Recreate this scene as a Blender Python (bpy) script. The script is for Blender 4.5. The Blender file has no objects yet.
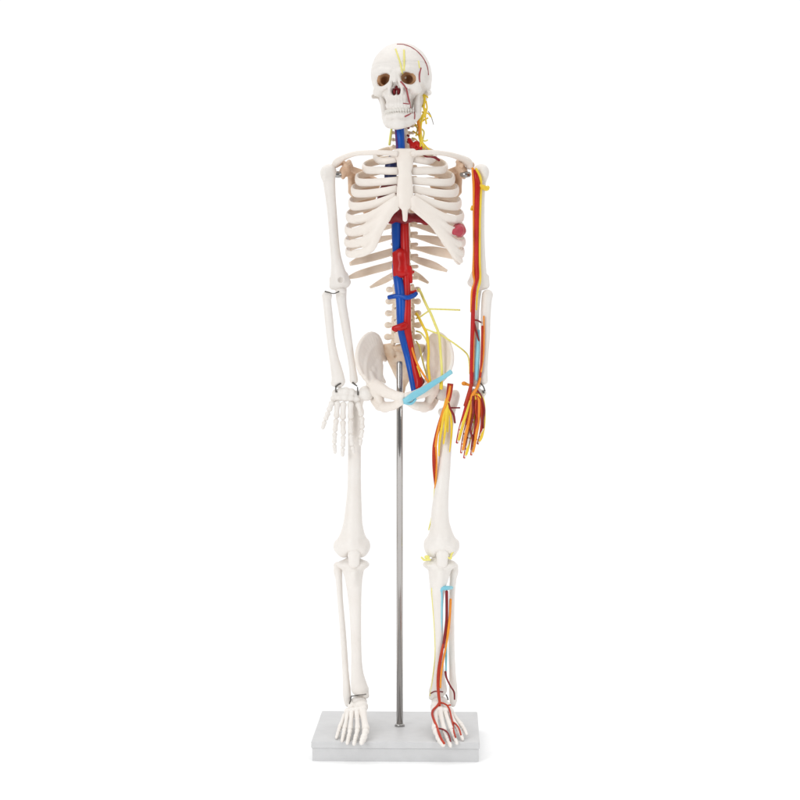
import bpy, math, random
import numpy as np
from mathutils import Vector, Matrix
from mathutils.bvhtree import BVHTree
random.seed(4)
SC = bpy.context.scene
COL = SC.collection

# ---------------------------------------------------------------- camera, world, lamps, exposure
U = 0.0012            # metres per unit; the model is about 85 cm tall
DIST = 1833.0         # camera distance in units
HOR = 340.0           # eye level of the camera (units measured downwards from the top of the photo)
FLOOR = 405.0         # floor is this far below the camera
def W(px, py, d=0.0):                     # units, x right, y away, z up from camera height
    f = (DIST + d) / DIST
    return np.array([(px - 400) * f, d, (HOR - py) * f])
def M3(v):                                # units -> metres
    return Vector((v[0] * U, v[1] * U, (v[2] + FLOOR) * U))

cam = bpy.data.objects.new('camera', bpy.data.cameras.new('camera'))
COL.objects.link(cam)
cam.location = M3((0, -DIST, 0))
cam.rotation_euler = (math.radians(90), 0, 0)
cam.data.sensor_width = 36
cam.data.lens = 36 * DIST / 800
cam.data.shift_y = -(400 - HOR) / 800
cam.data.clip_end = 200
SC.camera = cam

wd = bpy.data.worlds.new('World'); SC.world = wd; wd.use_nodes = True
nt = wd.node_tree; bgn = nt.nodes['Background']
tc = nt.nodes.new('ShaderNodeTexCoord'); sp = nt.nodes.new('ShaderNodeSeparateXYZ')
mr = nt.nodes.new('ShaderNodeMapRange')   # white studio sweep, darker room behind the photographer
nt.links.new(tc.outputs['Generated'], sp.inputs[0]); nt.links.new(sp.outputs['Y'], mr.inputs['Value'])
mr.inputs['From Min'].default_value = -0.95; mr.inputs['From Max'].default_value = 0.55
mr.inputs['To Min'].default_value = 0.22; mr.inputs['To Max'].default_value = 1.0
nt.links.new(mr.outputs[0], bgn.inputs['Color']); bgn.inputs['Strength'].default_value = 1.06

def lamp(name, loc, target, size, power, color=(1, 1, 1)):
    l = bpy.data.lights.new(name, 'AREA'); l.shape = 'RECTANGLE'
    l.size, l.size_y = size; l.energy = power; l.color = color
    o = bpy.data.objects.new(name, l); COL.objects.link(o)
    o.location = loc
    o.rotation_euler = (Vector(target) - Vector(loc)).to_track_quat('-Z', 'Y').to_euler()
lamp('key_softbox', (-1.6, -2.5, 1.15), (0, 0, .45), (1.3, 1.5), 38, (.97, .985, 1))
lamp('fill_softbox', (2.0, -2.1, .8), (0, 0, .45), (1.0, 1.4), 14, (.97, .985, 1))
lamp('overhead_floor_fill', (0, 0.3, 7.0), (0, 0.3, 0), (9, 9), 260)  # added overhead light that keeps the floor white
SC.view_settings.view_transform = 'Standard'; SC.view_settings.look = 'None'
SC.view_settings.exposure = 0.0; SC.view_settings.gamma = 1
SC.render.engine = 'CYCLES'
SC.cycles.max_bounces = 8

# ---------------------------------------------------------------- materials
def mat(name, col, rough=.4, metal=0.0, var=0.0, col2=None, bump=0.0, scale=120, sss=0.0, coat=0.0, spec=.3):
    m = bpy.data.materials.new(name); m.use_nodes = True
    t = m.node_tree; p = t.nodes['Principled BSDF']
    p.inputs['Base Color'].default_value = (*col, 1); p.inputs['Roughness'].default_value = rough
    p.inputs['Metallic'].default_value = metal
    p.inputs['Coat Weight'].default_value = coat
    p.inputs['Specular IOR Level'].default_value = spec
    if sss:
        p.inputs['Subsurface Weight'].default_value = sss
        p.inputs['Subsurface Radius'].default_value = (1, .6, .4)
        p.inputs['Subsurface Scale'].default_value = .004
    g = t.nodes.new('ShaderNodeNewGeometry')
    if col2 is not None:
        n = t.nodes.new('ShaderNodeTexNoise'); n.inputs['Scale'].default_value = scale * .35
        n.inputs['Detail'].default_value = 4
        mx = t.nodes.new('ShaderNodeMix'); mx.data_type = 'RGBA'
        r = t.nodes.new('ShaderNodeMapRange'); r.inputs['From Min'].default_value = .38; r.inputs['From Max'].default_value = .68
        t.links.new(g.outputs['Position'], n.inputs['Vector']); t.links.new(n.outputs['Fac'], r.inputs['Value'])
        t.links.new(r.outputs[0], mx.inputs[0])
        mx.inputs[6].default_value = (*col, 1); mx.inputs[7].default_value = (*col2, 1)
        t.links.new(mx.outputs[2], p.inputs['Base Color'])
    if bump:
        n = t.nodes.new('ShaderNodeTexNoise'); n.inputs['Scale'].default_value = scale * 3
        n.inputs['Detail'].default_value = 5
        b = t.nodes.new('ShaderNodeBump'); b.inputs['Strength'].default_value = bump
        b.inputs['Distance'].default_value = .0006
        t.links.new(g.outputs['Position'], n.inputs['Vector']); t.links.new(n.outputs['Fac'], b.inputs['Height'])
        t.links.new(b.outputs[0], p.inputs['Normal'])
    return m
BONE = mat('bone_plastic', (.815, .775, .73), .42, col2=(.79, .74, .69), bump=.35, scale=110)
CART = mat('cartilage_plastic', (.85, .785, .715), .4, col2=(.83, .755, .685), bump=.25, scale=110)
RIBM = mat('rib_plastic', (.82, .70, .57), .42, col2=(.78, .64, .50), bump=.3, scale=110)  # rib tan, deepened for the warm shade inside the cage
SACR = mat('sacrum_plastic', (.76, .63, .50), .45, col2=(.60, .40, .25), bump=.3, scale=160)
TAN_SHADED = mat('tan_plastic_shaded', (.74, .55, .40), .45, col2=(.66, .45, .31), bump=.3, scale=110)  # blade tan with the shade behind the ribs put into it
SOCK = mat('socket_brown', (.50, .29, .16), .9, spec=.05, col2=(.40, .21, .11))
TOOTH = mat('tooth_enamel', (.77, .735, .68), .3)
RED = mat('artery_red', (.52, .008, .007), .32, col2=(.40, .005, .005))
DRED = mat('artery_dark_red', (.25, .015, .02), .35, col2=(.17, .012, .015))
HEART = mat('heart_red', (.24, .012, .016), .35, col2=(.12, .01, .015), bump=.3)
BRED = mat('brick_red', (.50, .045, .012), .35, col2=(.38, .02, .008))
BLUE = mat('vein_blue', (.004, .085, .44), .3, col2=(.003, .045, .27))
BLUE_SHADED = mat('vein_blue_shaded', (.02, .03, .12), .35)  # vein blue darkened to carry the shade inside the chest
PURP = mat('vein_purple', (.11, .03, .16), .35)
LBLUE = mat('ligament_light_blue', (.22, .56, .68), .35, col2=(.30, .62, .70))
ORAN = mat('nerve_orange', (.86, .34, .03), .35, col2=(.80, .24, .02))
YEL = mat('nerve_yellow', (.86, .64, .05), .35, col2=(.82, .54, .04))
PYEL = mat('nerve_pale_yellow', (.84, .78, .24), .4, col2=(.80, .72, .18))
PINK = mat('muscle_pink_red', (.52, .07, .10), .4, col2=(.36, .03, .05), bump=.3)
MAUVE = mat('vessel_mauve', (.36, .07, .075), .4)
STEEL = mat('steel', (.40, .39, .38), .28, metal=1)
CHROME = mat('chrome_rod', (.46, .44, .425), .08, metal=1)
WIRE = mat('dark_wire', (.12, .11, .10), .4, metal=.6)
BASEM = mat('base_grey_plastic', (.595, .592, .592), .45, col2=(.565, .562, .562), bump=.25, scale=200)
SWEEP = mat('white_sweep', (.95, .95, .95), .8)

# ---------------------------------------------------------------- object helpers
ORG = {}
REG = []
def root(name, loc_units, label, cat):
    o = bpy.data.objects.new(name, None); COL.objects.link(o)
    o.empty_display_size = .02
    o.location = M3(loc_units); ORG[o] = np.array(o.location)
    o['label'] = label; o['category'] = cat
    return o
def build(name, verts, faces, m, parent, smooth=True, label=None, reg=True):
    """verts in units (camera-height frame) -> one mesh object, origin at its centre"""
    v = np.asarray(verts, dtype=float)
    v = np.column_stack([v[:, 0] * U, v[:, 1] * U, (v[:, 2] + FLOOR) * U])
    c = (v.min(0) + v.max(0)) / 2
    me = bpy.data.meshes.new(name)
    me.from_pydata((v - c).tolist(), [], [tuple(f) for f in faces])
    if smooth: me.polygons.foreach_set('use_smooth', [True] * len(me.polygons))
    me.materials.append(m); me.update()
    o = bpy.data.objects.new(name, me); COL.objects.link(o)
    if parent is not None:
        o.parent = parent; o.location = Vector(c - ORG[parent])
    else: o.location = Vector(c)
    ORG[o] = c
    if label: o['label'] = label
    if reg: REG.append((o, np.asarray(verts, float), faces))
    return o
_b = {}
def bvh(objs):
    key = tuple(id(o) for o in objs)
    if key not in _b:
        V = []; F = []; n = 0
        for o, v, f in REG:
            if o in objs:
                V += [Vector(p) for p in v]; F += [tuple(i + n for i in q) for q in f]; n += len(v)
        _b[key] = BVHTree.FromPolygons(V, F)
    return _b[key]
def drape(pts, objs, lift=.6, fallback=-8):
    """lay a line of points on the near side of the given bones; returns (px,py,d)"""
    t = bvh(objs); out = []
    for p in pts:
        a = W(p[0], p[1], -500); b = W(p[0], p[1], 0); dr = Vector(b - a).normalized()
        h = t.ray_cast(Vector(a), dr)
        d = (h[0].y - lift) if h[0] is not None else None
        out.append([p[0], p[1], d] + list(p[2:]))
    known = [i for i, q in enumerate(out) if q[2] is not None]
    for i, q in enumerate(out):
        if q[2] is None: q[2] = out[min(known, key=lambda k: abs(k - i))][2] if known else fallback
    return out

# ---------------------------------------------------------------- swept tubes
def catmull(P, n=6):
    P = np.asarray(P, float)
    if len(P) < 3: return np.array([P[0] + (P[-1] - P[0]) * t for t in np.linspace(0, 1, n + 1)])
    Q = np.vstack([2 * P[0] - P[1], P, 2 * P[-1] - P[-2]]); out = []
    for i in range(1, len(Q) - 2):
        p0, p1, p2, p3 = Q[i - 1:i + 3]
        for t in np.linspace(0, 1, n, endpoint=False):
            out.append(.5 * (2 * p1 + (p2 - p0) * t + (2 * p0 - 5 * p1 + 4 * p2 - p3) * t * t + (3 * p1 - p0 - 3 * p2 + p3) * t ** 3))
    out.append(Q[-2]); return np.array(out)
def sweep(pts, seg=10, n=6, flat=None, hollow=False):
    """pts (px,py,d,r) ; flat=(height factor, thickness factor) with the tall side upright"""
    P = np.array([list(W(*p[:3])) + [p[3]] for p in pts])
    C = catmull(P, n); X = C[:, :3]; R = np.maximum(C[:, 3], .15)
    T = np.gradient(X, axis=0); T /= np.linalg.norm(T, axis=1)[:, None] + 1e-9
    V = []; F = []; prev = None
    for i in range(len(X)):
        if flat: up = np.array([0, 0, 1.0])
        elif prev is None: up = np.array([0, 1, 0.13])
        else: up = prev
        a = up - T[i] * up.dot(T[i]); a /= np.linalg.norm(a) + 1e-9; b = np.cross(T[i], a); prev = a
        fh, ft = flat if flat else (1, 1)
        for k in range(seg):
            w = 2 * math.pi * k / seg
            V.append(X[i] + R[i] * (a * math.cos(w) * fh + b * math.sin(w) * ft))
    m = len(X)
    for i in range(m - 1):
        for k in range(seg):
            F.append((i * seg + k, i * seg + (k + 1) % seg, (i + 1) * seg + (k + 1) % seg, (i + 1) * seg + k))
    for e, s in ((0, -1), (m - 1, 1)):                       # rounded ends
        V.append(X[e] + T[e] * R[e] * .55 * s * (flat[1] if flat else 1)); c = len(V) - 1
        if hollow and e == 0: V[c] = X[e] + T[e] * R[e] * 1.5
        for k in range(seg):
            q = (e * seg + k, e * seg + (k + 1) % seg, c)
            F.append(q if s > 0 else q[::-1])
    return V, F
def merge(parts):
    V = []; F = []
    for v, f in parts:
        n = len(V); V += list(v); F += [tuple(i + n for i in q) for q in f]
    return V, F
def tube(name, pts, m, parent, **kw):
    lab = kw.pop('label', None)
    v, f = sweep(pts, **kw); return build(name, v, f, m, parent, label=lab)
def tubes(name, lists, m, parent, label=None, **kw):
    v, f = merge([sweep(p, **kw) for p in lists]); return build(name, v, f, m, parent, label=label)
def const(pts, r): return [tuple(p[:3]) + (r,) for p in pts]

# ---------------------------------------------------------------- smooth solid modelling (distance field + surface nets)
class Solid:
    def __init__(s, h=.65, k=2.0, local=False, noise=.0):
        s.h, s.k, s.ops, s.local, s.noise = h, k, [], local, noise
    def p(s, a): return np.array(a[:3], float) if s.local else W(*a[:3])
    def cone(s, a, b, ra, rb, k=None, sy=1.0, sub=False):
        a, b = s.p(a), s.p(b)
        lo = np.minimum(a, b) - max(ra, rb); hi = np.maximum(a, b) + max(ra, rb)
        def f(x, y, z):
            A = a / [1, sy, 1]; B = b / [1, sy, 1]; y = y / sy
            d = B - A; px, py, pz = x - A[0], y - A[1], z - A[2]
            t = np.clip((px * d[0] + py * d[1] + pz * d[2]) / (d.dot(d) + 1e-9), 0, 1)
            return np.sqrt((px - t * d[0]) ** 2 + (py - t * d[1]) ** 2 + (pz - t * d[2]) ** 2) - (ra + (rb - ra) * t)
        s.ops.append((f, lo, hi, s.k if k is None else k, sub)); return s
    def chain(s, pts, k=None, sy=1.0, smooth=0):
        if smooth:
            pts = [tuple(q) for q in catmull(pts, smooth)]
        n0 = len(s.ops)
        for a, b in zip(pts[:-1], pts[1:]): s.cone(a, b, a[3], b[3], k, sy)
        return s.fuse(n0, k)
    def fuse(s, n0, k):
        new = s.ops[n0:]; del s.ops[n0:]
        fs = [o[0] for o in new]
        def f(x, y, z):
            m = fs[0](x, y, z)
            for g in fs[1:]: m = np.minimum(m, g(x, y, z))
            return m
        s.ops.append((f, np.min([o[1] for o in new], 0), np.max([o[2] for o in new], 0), s.k if k is None else k, False))
        return s
    def ell(s, c, r, k=None, sub=False, rz=0, rx=0, ry=0):
        c = s.p(c); r = np.array(r, float); m = r.max()
        Rm = np.array((Matrix.Rotation(math.radians(rz), 3, 'Z') @ Matrix.Rotation(math.radians(ry), 3, 'Y') @ Matrix.Rotation(math.radians(rx), 3, 'X')).transposed())
        def f(x, y, z):
            q = [Rm[i][0] * (x - c[0]) + Rm[i][1] * (y - c[1]) + Rm[i][2] * (z - c[2]) for i in range(3)]
            k0 = np.sqrt((q[0] / r[0]) ** 2 + (q[1] / r[1]) ** 2 + (q[2] / r[2]) ** 2)
            k1 = np.sqrt((q[0] / r[0] ** 2) ** 2 + (q[1] / r[1] ** 2) ** 2 + (q[2] / r[2] ** 2) ** 2) + 1e-6
            return k0 * (k0 - 1) / k1
        s.ops.append((f, c - m, c + m, s.k if k is None else k, sub)); return s
    def cyl(s, c, rx, ry, hh, k=None, waist=.0):
        c = s.p(c)
        def f(x, y, z):
            x, y, z = x - c[0], (y - c[1]) * rx / ry, z - c[2]
            a = np.sqrt(x * x + y * y) - rx + 1.0 + waist * (1 - np.clip(np.abs(z) / hh, 0, 1) ** 2)
            b = np.abs(z) - hh + 1.0
            return np.minimum(np.maximum(a, b), 0) + np.sqrt(np.maximum(a, 0) ** 2 + np.maximum(b, 0) ** 2) - 1.0
        r = np.array([rx, ry, hh]); s.ops.append((f, c - r, c + r, s.k if k is None else k, False)); return s
    def tri(s, a, b, c, r, k=None):
        a, b, c = s.p(a), s.p(b), s.p(c)
        lo = np.minimum(np.minimum(a, b), c) - r; hi = np.maximum(np.maximum(a, b), c) + r
        n = np.cross(b - a, c - a)
        def f(x, y, z):
            P = np.stack(np.broadcast_arrays(x, y, z), -1).astype(np.float32)
            def seg(u, v):
                d = v - u; w = P - u; t = np.clip(w.dot(d) / d.dot(d), 0, 1)
                return ((w - t[..., None] * d) ** 2).sum(-1)
            def side(u, v): return (P - u).dot(np.cross(v - u, n)) <= 0
            ins = side(a, b) & side(b, c) & side(c, a)
            e = np.minimum(np.minimum(seg(a, b), seg(b, c)), seg(c, a))
            pl = (P - a).dot(n) ** 2 / n.dot(n)
            return np.sqrt(np.where(ins, pl, e)) - r
        s.ops.append((f, lo, hi, s.k if k is None else k, False)); return s
    def strip(s, A, B, r, k=None):
        n0 = len(s.ops)
        for i in range(len(A) - 1):
            s.tri(A[i], A[i + 1], B[i], r, k); s.tri(A[i + 1], B[i + 1], B[i], r, k)
        return s.fuse(n0, k)
    def mesh(s, post=None):
        h = s.h; add = [o for o in s.ops if not o[4]]
        lo = np.min([o[1] for o in add], 0) - 3 * h - 1; hi = np.max([o[2] for o in add], 0) + 3 * h + 1
        n = np.ceil((hi - lo) / h).astype(int) + 1
        F = np.full(n, 50.0, np.float32)
        ax = [(lo[i] + h * np.arange(n[i])).astype(np.float32) for i in range(3)]
        for f, a, b, k, sub in s.ops:
            mg = k + 2.5 * h + .5
            i0 = np.maximum(np.floor((a - mg - lo) / h).astype(int), 0); i1 = np.minimum(np.ceil((b + mg - lo) / h).astype(int) + 1, n)
            if (i1 <= i0).any(): continue
            sl = tuple(slice(i0[i], i1[i]) for i in range(3))
            x = ax[0][sl[0]][:, None, None]; y = ax[1][sl[1]][None, :, None]; z = ax[2][sl[2]][None, None, :]
            g = f(x, y, z); A = F[sl]
            if sub: g = -g; A = -A; g = -g; B = -g   # subtract: max(F,-g)
            if sub:
                w = np.clip(.5 + .5 * (B - F[sl]) / k, 0, 1); F[sl] = F[sl] * (1 - w) + B * w + k * w * (1 - w)
            else:
                w = np.clip(.5 + .5 * (A - g) / k, 0, 1); F[sl] = A * (1 - w) + g * w - k * w * (1 - w)
        if s.noise:
            x = ax[0][:, None, None]; y = ax[1][None, :, None]; z = ax[2][None, None, :]
            F += s.noise * (np.sin(x * .9 + 1.3 * np.sin(z * .31)) * np.sin(y * .8 + 1) + np.sin(z * .62 + np.sin(x * .5)) * .8)
        if post is not None: F = post(F, ax)
        return nets(F, lo, h)
def nets(F, lo, h):
    S = F < 0
    c = [(i, j, k) for i in (0, 1) for j in (0, 1) for k in (0, 1)]
    nx, ny, nz = F.shape
    cnt = sum(S[i:nx - 1 + i, j:ny - 1 + j, k:nz - 1 + k].astype(np.int8) for i, j, k in c)
    idx = np.argwhere((cnt > 0) & (cnt < 8)); I, J, K = idx.T
    pos = np.zeros((len(idx), 3)); num = np.zeros(len(idx))
    for a in c:
        for axn in range(3):
            if a[axn]: continue
            b = list(a); b[axn] = 1
            fa = F[I + a[0], J + a[1], K + a[2]]; fb = F[I + b[0], J + b[1], K + b[2]]
            m = (fa < 0) != (fb < 0); t = np.where(m, fa / np.where(m, fa - fb, 1), 0)
            q = np.tile(np.array(a, float), (len(idx), 1)); q[:, axn] += t
            pos[m] += q[m]; num[m] += 1
    V = lo + h * (idx + pos / num[:, None])
    vid = np.full((nx, ny, nz), -1, np.int64); vid[I, J, K] = np.arange(len(idx))
    faces = []
    for axn in range(3):
        sl0 = [slice(1, -1)] * 3; sl0[axn] = slice(0, -1); sl1 = list(sl0); sl1[axn] = slice(1, None)
        A = S[tuple(sl0)]; e = np.argwhere(A != S[tuple(sl1)])
        if not len(e): continue
        off = np.array([1, 1, 1]); off[axn] = 0; e = e + off
        u, v = [(1, 2), (2, 0), (0, 1)][axn]
        def cell(du, dv):
            q = e.copy(); q[:, u] -= du; q[:, v] -= dv; return vid[q[:, 0], q[:, 1], q[:, 2]]
        Q = np.stack([cell(1, 1), cell(0, 1), cell(0, 0), cell(1, 0)], 1)
        ins = S[e[:, 0], e[:, 1], e[:, 2]]
        Q = np.where(ins[:, None], Q, Q[:, ::-1]); faces.append(Q)
    return V, np.vstack(faces).tolist()
def solid(name, s, m, parent, xf=None, post=None, label=None):
    v, f = s.mesh(post)
    if xf is not None: v = v @ xf[0].T + xf[1]
    return build(name, v, f, m, parent, label=label)
def mirror(pts, c): return [(2 * c - p[0],) + tuple(p[1:]) for p in pts]

# ================================================================ the setting
g = 900
fl = build('floor', [(-g, -g, -FLOOR), (g, -g, -FLOOR), (g, 620, -FLOOR), (-g, 620, -FLOOR)], [(0, 1, 2, 3)], SWEEP, None, False)
fl['kind'] = 'structure'

# ================================================================ display stand
stand = root('display_stand', (0, 0, -FLOOR), 'grey plastic base with an upright chrome rod that holds up the skeleton', 'display stand')
def rbox(cx, cy, z0, z1, wx, wy, yaw, bev, taper=0):
    V = []; F = []; prof = [(z0, 0), (z0 + bev, 1), (z1 - bev, 1), (z1 - bev * .3, .35), (z1, 0)]
    ins = [bev * .4, 0, 0, bev * .3, bev]; rc = 3.0; n = 0
    for (z, _), q in zip(prof, ins):
        ring = []
        for sx, sy, a0 in ((1, 1, 0), (-1, 1, 90), (-1, -1, 180), (1, -1, 270)):
            for a in (0, 30, 60, 90):
                w = math.radians(a0 + a); hx = wx / 2 - q - taper * (z1 - z); hy = wy / 2 - q - taper * (z1 - z)
                ring.append((sx * (hx - rc * .4) + rc * .4 * math.cos(w), sy * (hy - rc * .4) + rc * .4 * math.sin(w)))
        for x, y in ring:
            V.append((cx + x * math.cos(yaw) - y * math.sin(yaw), cy + x * math.sin(yaw) + y * math.cos(yaw), z))
    m = 16
    for i in range(4):
        for k in range(m): F.append((i * m + k, i * m + (k + 1) % m, (i + 1) * m + (k + 1) % m, (i + 1) * m + k))
    F.append(tuple(range(4 * m, 5 * m))); F.append(tuple(range(m))[::-1])
    return V, F
TOPZ = -386.0
yaw = math.radians(-1.6)
cxb = -2.5
v, f = rbox(cxb, 0, TOPZ - 6.5, TOPZ, 162, 146, yaw, .9); build('base_lid', v, f, BASEM, stand, False)
v, f = rbox(cxb, 0, -FLOOR, TOPZ - 6.6, 160, 144, yaw, .5); build('base_body', v, f, BASEM, stand, False)
def lathe(prof, cx, cy, seg=32):
    V = []; F = []
    for r, z in prof:
        for k in range(seg):
            w = 2 * math.pi * k / seg; V.append((cx + r * math.cos(w), cy + r * math.sin(w), z))
    for i in range(len(prof) - 1):
        for k in range(seg): F.append((i * seg + k, i * seg + (k + 1) % seg, (i + 1) * seg + (k + 1) % seg, (i + 1) * seg + k))
    F.append(tuple(range(seg))[::-1]); F.append(tuple(range((len(prof) - 1) * seg, len(prof) * seg)))
    return V, F
v, f = lathe([(3.3, TOPZ), (3.3, -24), (3.0, -22.2), (2.2, -21)], -.3, 0); build('rod', v, f, CHROME, stand)
v, f = lathe([(5.0, TOPZ + .1), (5.0, TOPZ + 1.6), (4.2, TOPZ + 2.4), (3.32, TOPZ + 2.5)], -.3, 0); build('rod_collar', v, f, STEEL, stand)

# ================================================================ skeleton
SK = root('anatomical_skeleton', (0, 0, TOPZ), 'white plastic teaching skeleton standing upright with red, blue and yellow vessels and nerves', 'skeleton model')

# ---- skull (local frame: origin between the eyes, -y to the front)
s = Solid(.55, 2.5, True, .08)
s.ell((0, 3, 8), (30.2, 36, 32)); s.ell((0, 16, 4), (27.5, 26, 26), 5)
s.ell((0, -20, 10), (24, 13.5, 15), 5)
s.ell((0, 6, -14), (20, 20, 11), 5)
for q in (-1, 1):
    s.chain([(q * 21, -23.5, 6, 2.6), (q * 13, -31.5, 8.3, 2.6), (q * 5, -34, 6.5, 2.6)], 3)
    s.chain([(q * 20.5, -22.5, 7, 2.3), (q * 20.8, -23.5, -2, 2.2), (q * 19.5, -26, -8.5, 3)], 2)
    s.chain([(q * 19.5, -26, -9, 3.0), (q * 13, -30, -9, 2.6), (q * 6, -33.5, -6, 2.2)], 2.5)
    s.ell((q * 18.5, -23, -12), (6, 6, 4.6), 3)
    s.chain([(q * 21, -21, -12, 2.6), (q * 26.5, -11, -13, 2.2), (q * 28.2, -2, -13, 2.2), (q * 27, 6, -11, 2.8)], 2)
    s.chain([(q * 22, 12, -6, 5), (q * 20.5, 9, -18, 3.6)], 4)
s.ell((0, -22, -15), (13.5, 11, 12), 3)
s.ell((0, -22.5, -26), (12.5, 11, 6.5), 2.5)
s.chain([(0, -33, 5, 3.0), (0, -35.5, -2, 2.4), (0, -38, -5.5, 1.7)], 2)
for q in (-1, 1):
    s.chain([(q * 3, -34, 2, 1.9), (q * 5.8, -33.5, -8, 1.8), (q * 6, -33, -15, 1.8)], 2)
    s.ell((q * 30.5, -17, -2), (6.2, 11, 12), 2.5, True)               # temporal hollow
    s.ell((q * 24, -14, -14), (4.5, 9, 9), 2.0, True)                 # space inside the cheek arch
    s.ell((q * 12.2, -31, -1), (6.4, 7, 5.7), 1.2, True, ry=q * 12)     # eye sockets
    s.ell((q * 11, -25, -1), (4.6, 12, 4.4), 1.5, True, rz=q * -14)
    s.ell((q * 14.4, -31, -3.0), (3.8, 7, 3.8), 1.2, True); s.ell((q * 9.6, -31, 1.6), (4.4, 7, 3.8), 1.2, True)
    s.ell((q * 2.4, -36, -13), (2.7, 12, 4.3), .8, True, ry=q * 10)     # nose
    s.ell((q * 12.2, -33.5, -21), (3.5, 4, 4), 3, True)               # canine fossa
s.ell((0, -36, -9.5), (2.6, 10, 4.6), .8, True)
def groove(F, ax):
    x = ax[0][:, None, None]; y = ax[1][None, :, None]; z = ax[2][None, None, :]
    zz = z - (17 + y * .05)
    F += .42 * np.exp(-(zz / .55) ** 2) * (y < 60)                     # skull cap joint
    # upper tooth roots as soft ribs
    F += np.where((z < -17) & (z > -31) & (y < -18), -.22 * np.cos(x * 2.2), 0)
    return F
Rs = np.array((Matrix.Rotation(math.radians(-10), 3, 'Z') @ Matrix.Rotation(math.radians(-2.2), 3, 'Y')))
XF = (Rs, W(401.0, 82.4, 0))
s.ell((0, -6, -25), (12.5, 10, 9), 4)
skull = solid('skull', s, BONE, SK, XF, groove)
skull.data.materials.append(SOCK)                        # faces inside the sockets take the brown
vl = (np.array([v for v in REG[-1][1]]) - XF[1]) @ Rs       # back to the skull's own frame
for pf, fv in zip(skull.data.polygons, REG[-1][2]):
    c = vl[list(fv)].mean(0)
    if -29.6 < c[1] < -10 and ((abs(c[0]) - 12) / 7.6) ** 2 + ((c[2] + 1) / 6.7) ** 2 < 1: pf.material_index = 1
# jaw
s = Solid(.5, 2.2, True, .06)
for q in (-1, 1):
    s.chain([(q * 19, -1, -13, 2.6), (q * 17.4, -2, -24, 3.4), (q * 15.6, -4, -34, 4.0)], 2, .9)
    s.chain([(q * 18.4, -10, -15, 1.8), (q * 17, -10, -24, 2.9), (q * 15.6, -8, -34, 3.4)], 2)
    s.chain([(q * 15.4, -6, -35, 4.0), (q * 13.4, -14, -39.5, 4.1), (q * 9.5, -24, -44, 4.2), (q * 4, -29, -45.5, 4.4), (0, -30, -45.5, 4.6)], 2.2)
    s.chain([(q * 13.5, -13, -36, 2.8), (q * 9.8, -24, -37, 2.8), (q * 5, -30, -37.5, 2.6), (0, -31, -37.5, 2.6)], 3)
    s.ell((q * 4, -32, -46.5), (3.6, 2.6, 3.0), 3)
s.ell((0, -33, -46), (5, 2.8, 3.4), 3)
jaw = solid('jaw', s, BONE, skull, XF)
def teeth(z, inv, n=7, dy=0, r=11.2):
    t = Solid(.38, .25, True)
    for i in range(-n, n + 1):
        if i == 0: continue
        a = (i - .5 * np.sign(i)) * 2.55; 
        x = a * (1 - .012 * abs(a)); y = -30.7 + dy + .05 * a * a
        w = 1.15 if abs(i) < 4 else 1.5
        t.ell((x, y, z), (w + .2, 1.3, 2.4), .6)
    return t
solid('upper_teeth', teeth(-31.2, 1), TOOTH, skull, XF)
solid('lower_teeth', teeth(-34.9, 1, 7, .8), TOOTH, skull, XF)
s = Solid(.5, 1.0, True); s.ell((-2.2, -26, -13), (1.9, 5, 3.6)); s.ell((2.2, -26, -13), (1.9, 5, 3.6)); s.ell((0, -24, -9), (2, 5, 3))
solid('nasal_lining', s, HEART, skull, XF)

def on(pts, objs, r, lift=.5):
    P = drape(pts, objs, lift)
    for _ in range(2):
        P = [P[0]] + [p[:2] + [min(p[2], (P[i][2] + P[i + 2][2]) / 2)] + p[3:] for i, p in enumerate(P[1:-1])] + [P[-1]]
    return [(p[0], p[1], p[2], p[3] if len(p) > 3 else r) for p in P]
SKJ = [skull, jaw]
tube('forehead_nerve', on([(395.6, 49), (398, 56), (400.5, 64), (402, 71), (402.6, 74)], SKJ, .75), PYEL, skull)
tube('forehead_nerve', on([(404, 50), (404.2, 57), (404.2, 64), (404, 70.5)], SKJ, .85), PYEL, skull)
tube('temple_nerve', on([(418.6, 61), (419, 64), (419.6, 68)], SKJ, .6), PYEL, skull)
tubes('face_artery', [on([(400.6, 81.5), (403, 84), (406.3, 89), (408, 96), (409.6, 103), (410.6, 109), (411, 112)], SKJ, .8),
      on([(403.3, 103.3), (406, 103.6), (409.2, 104)], SKJ, .5), on([(405, 116.6), (408.5, 114.8), (412.5, 113)], SKJ, .75),
      on([(414.2, 112), (414.8, 115), (414.6, 119)], SKJ, .6)], MAUVE, skull, seg=8)
q = [(397, 44.2), (404, 44.6), (411.5, 47.4), (418.5, 52.6), (424, 59.5), (427.4, 67), (428.4, 75)]
tube('scalp_vessel', on(q, SKJ, .6, .2), MAUVE, skull)
tube('temple_slot_shade', on([(421, 68), (420, 72), (419.4, 77), (419.6, 82)], SKJ, .8), MAUVE, skull)  # dark strip standing in for shade in the temporal hollow
s = Solid(.4, .3); s.ell((405.2, 77.5, -22), (1.5, 1.5, 1.5)); solid('eye_nerve_end', s, TOOTH, skull)

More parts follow.
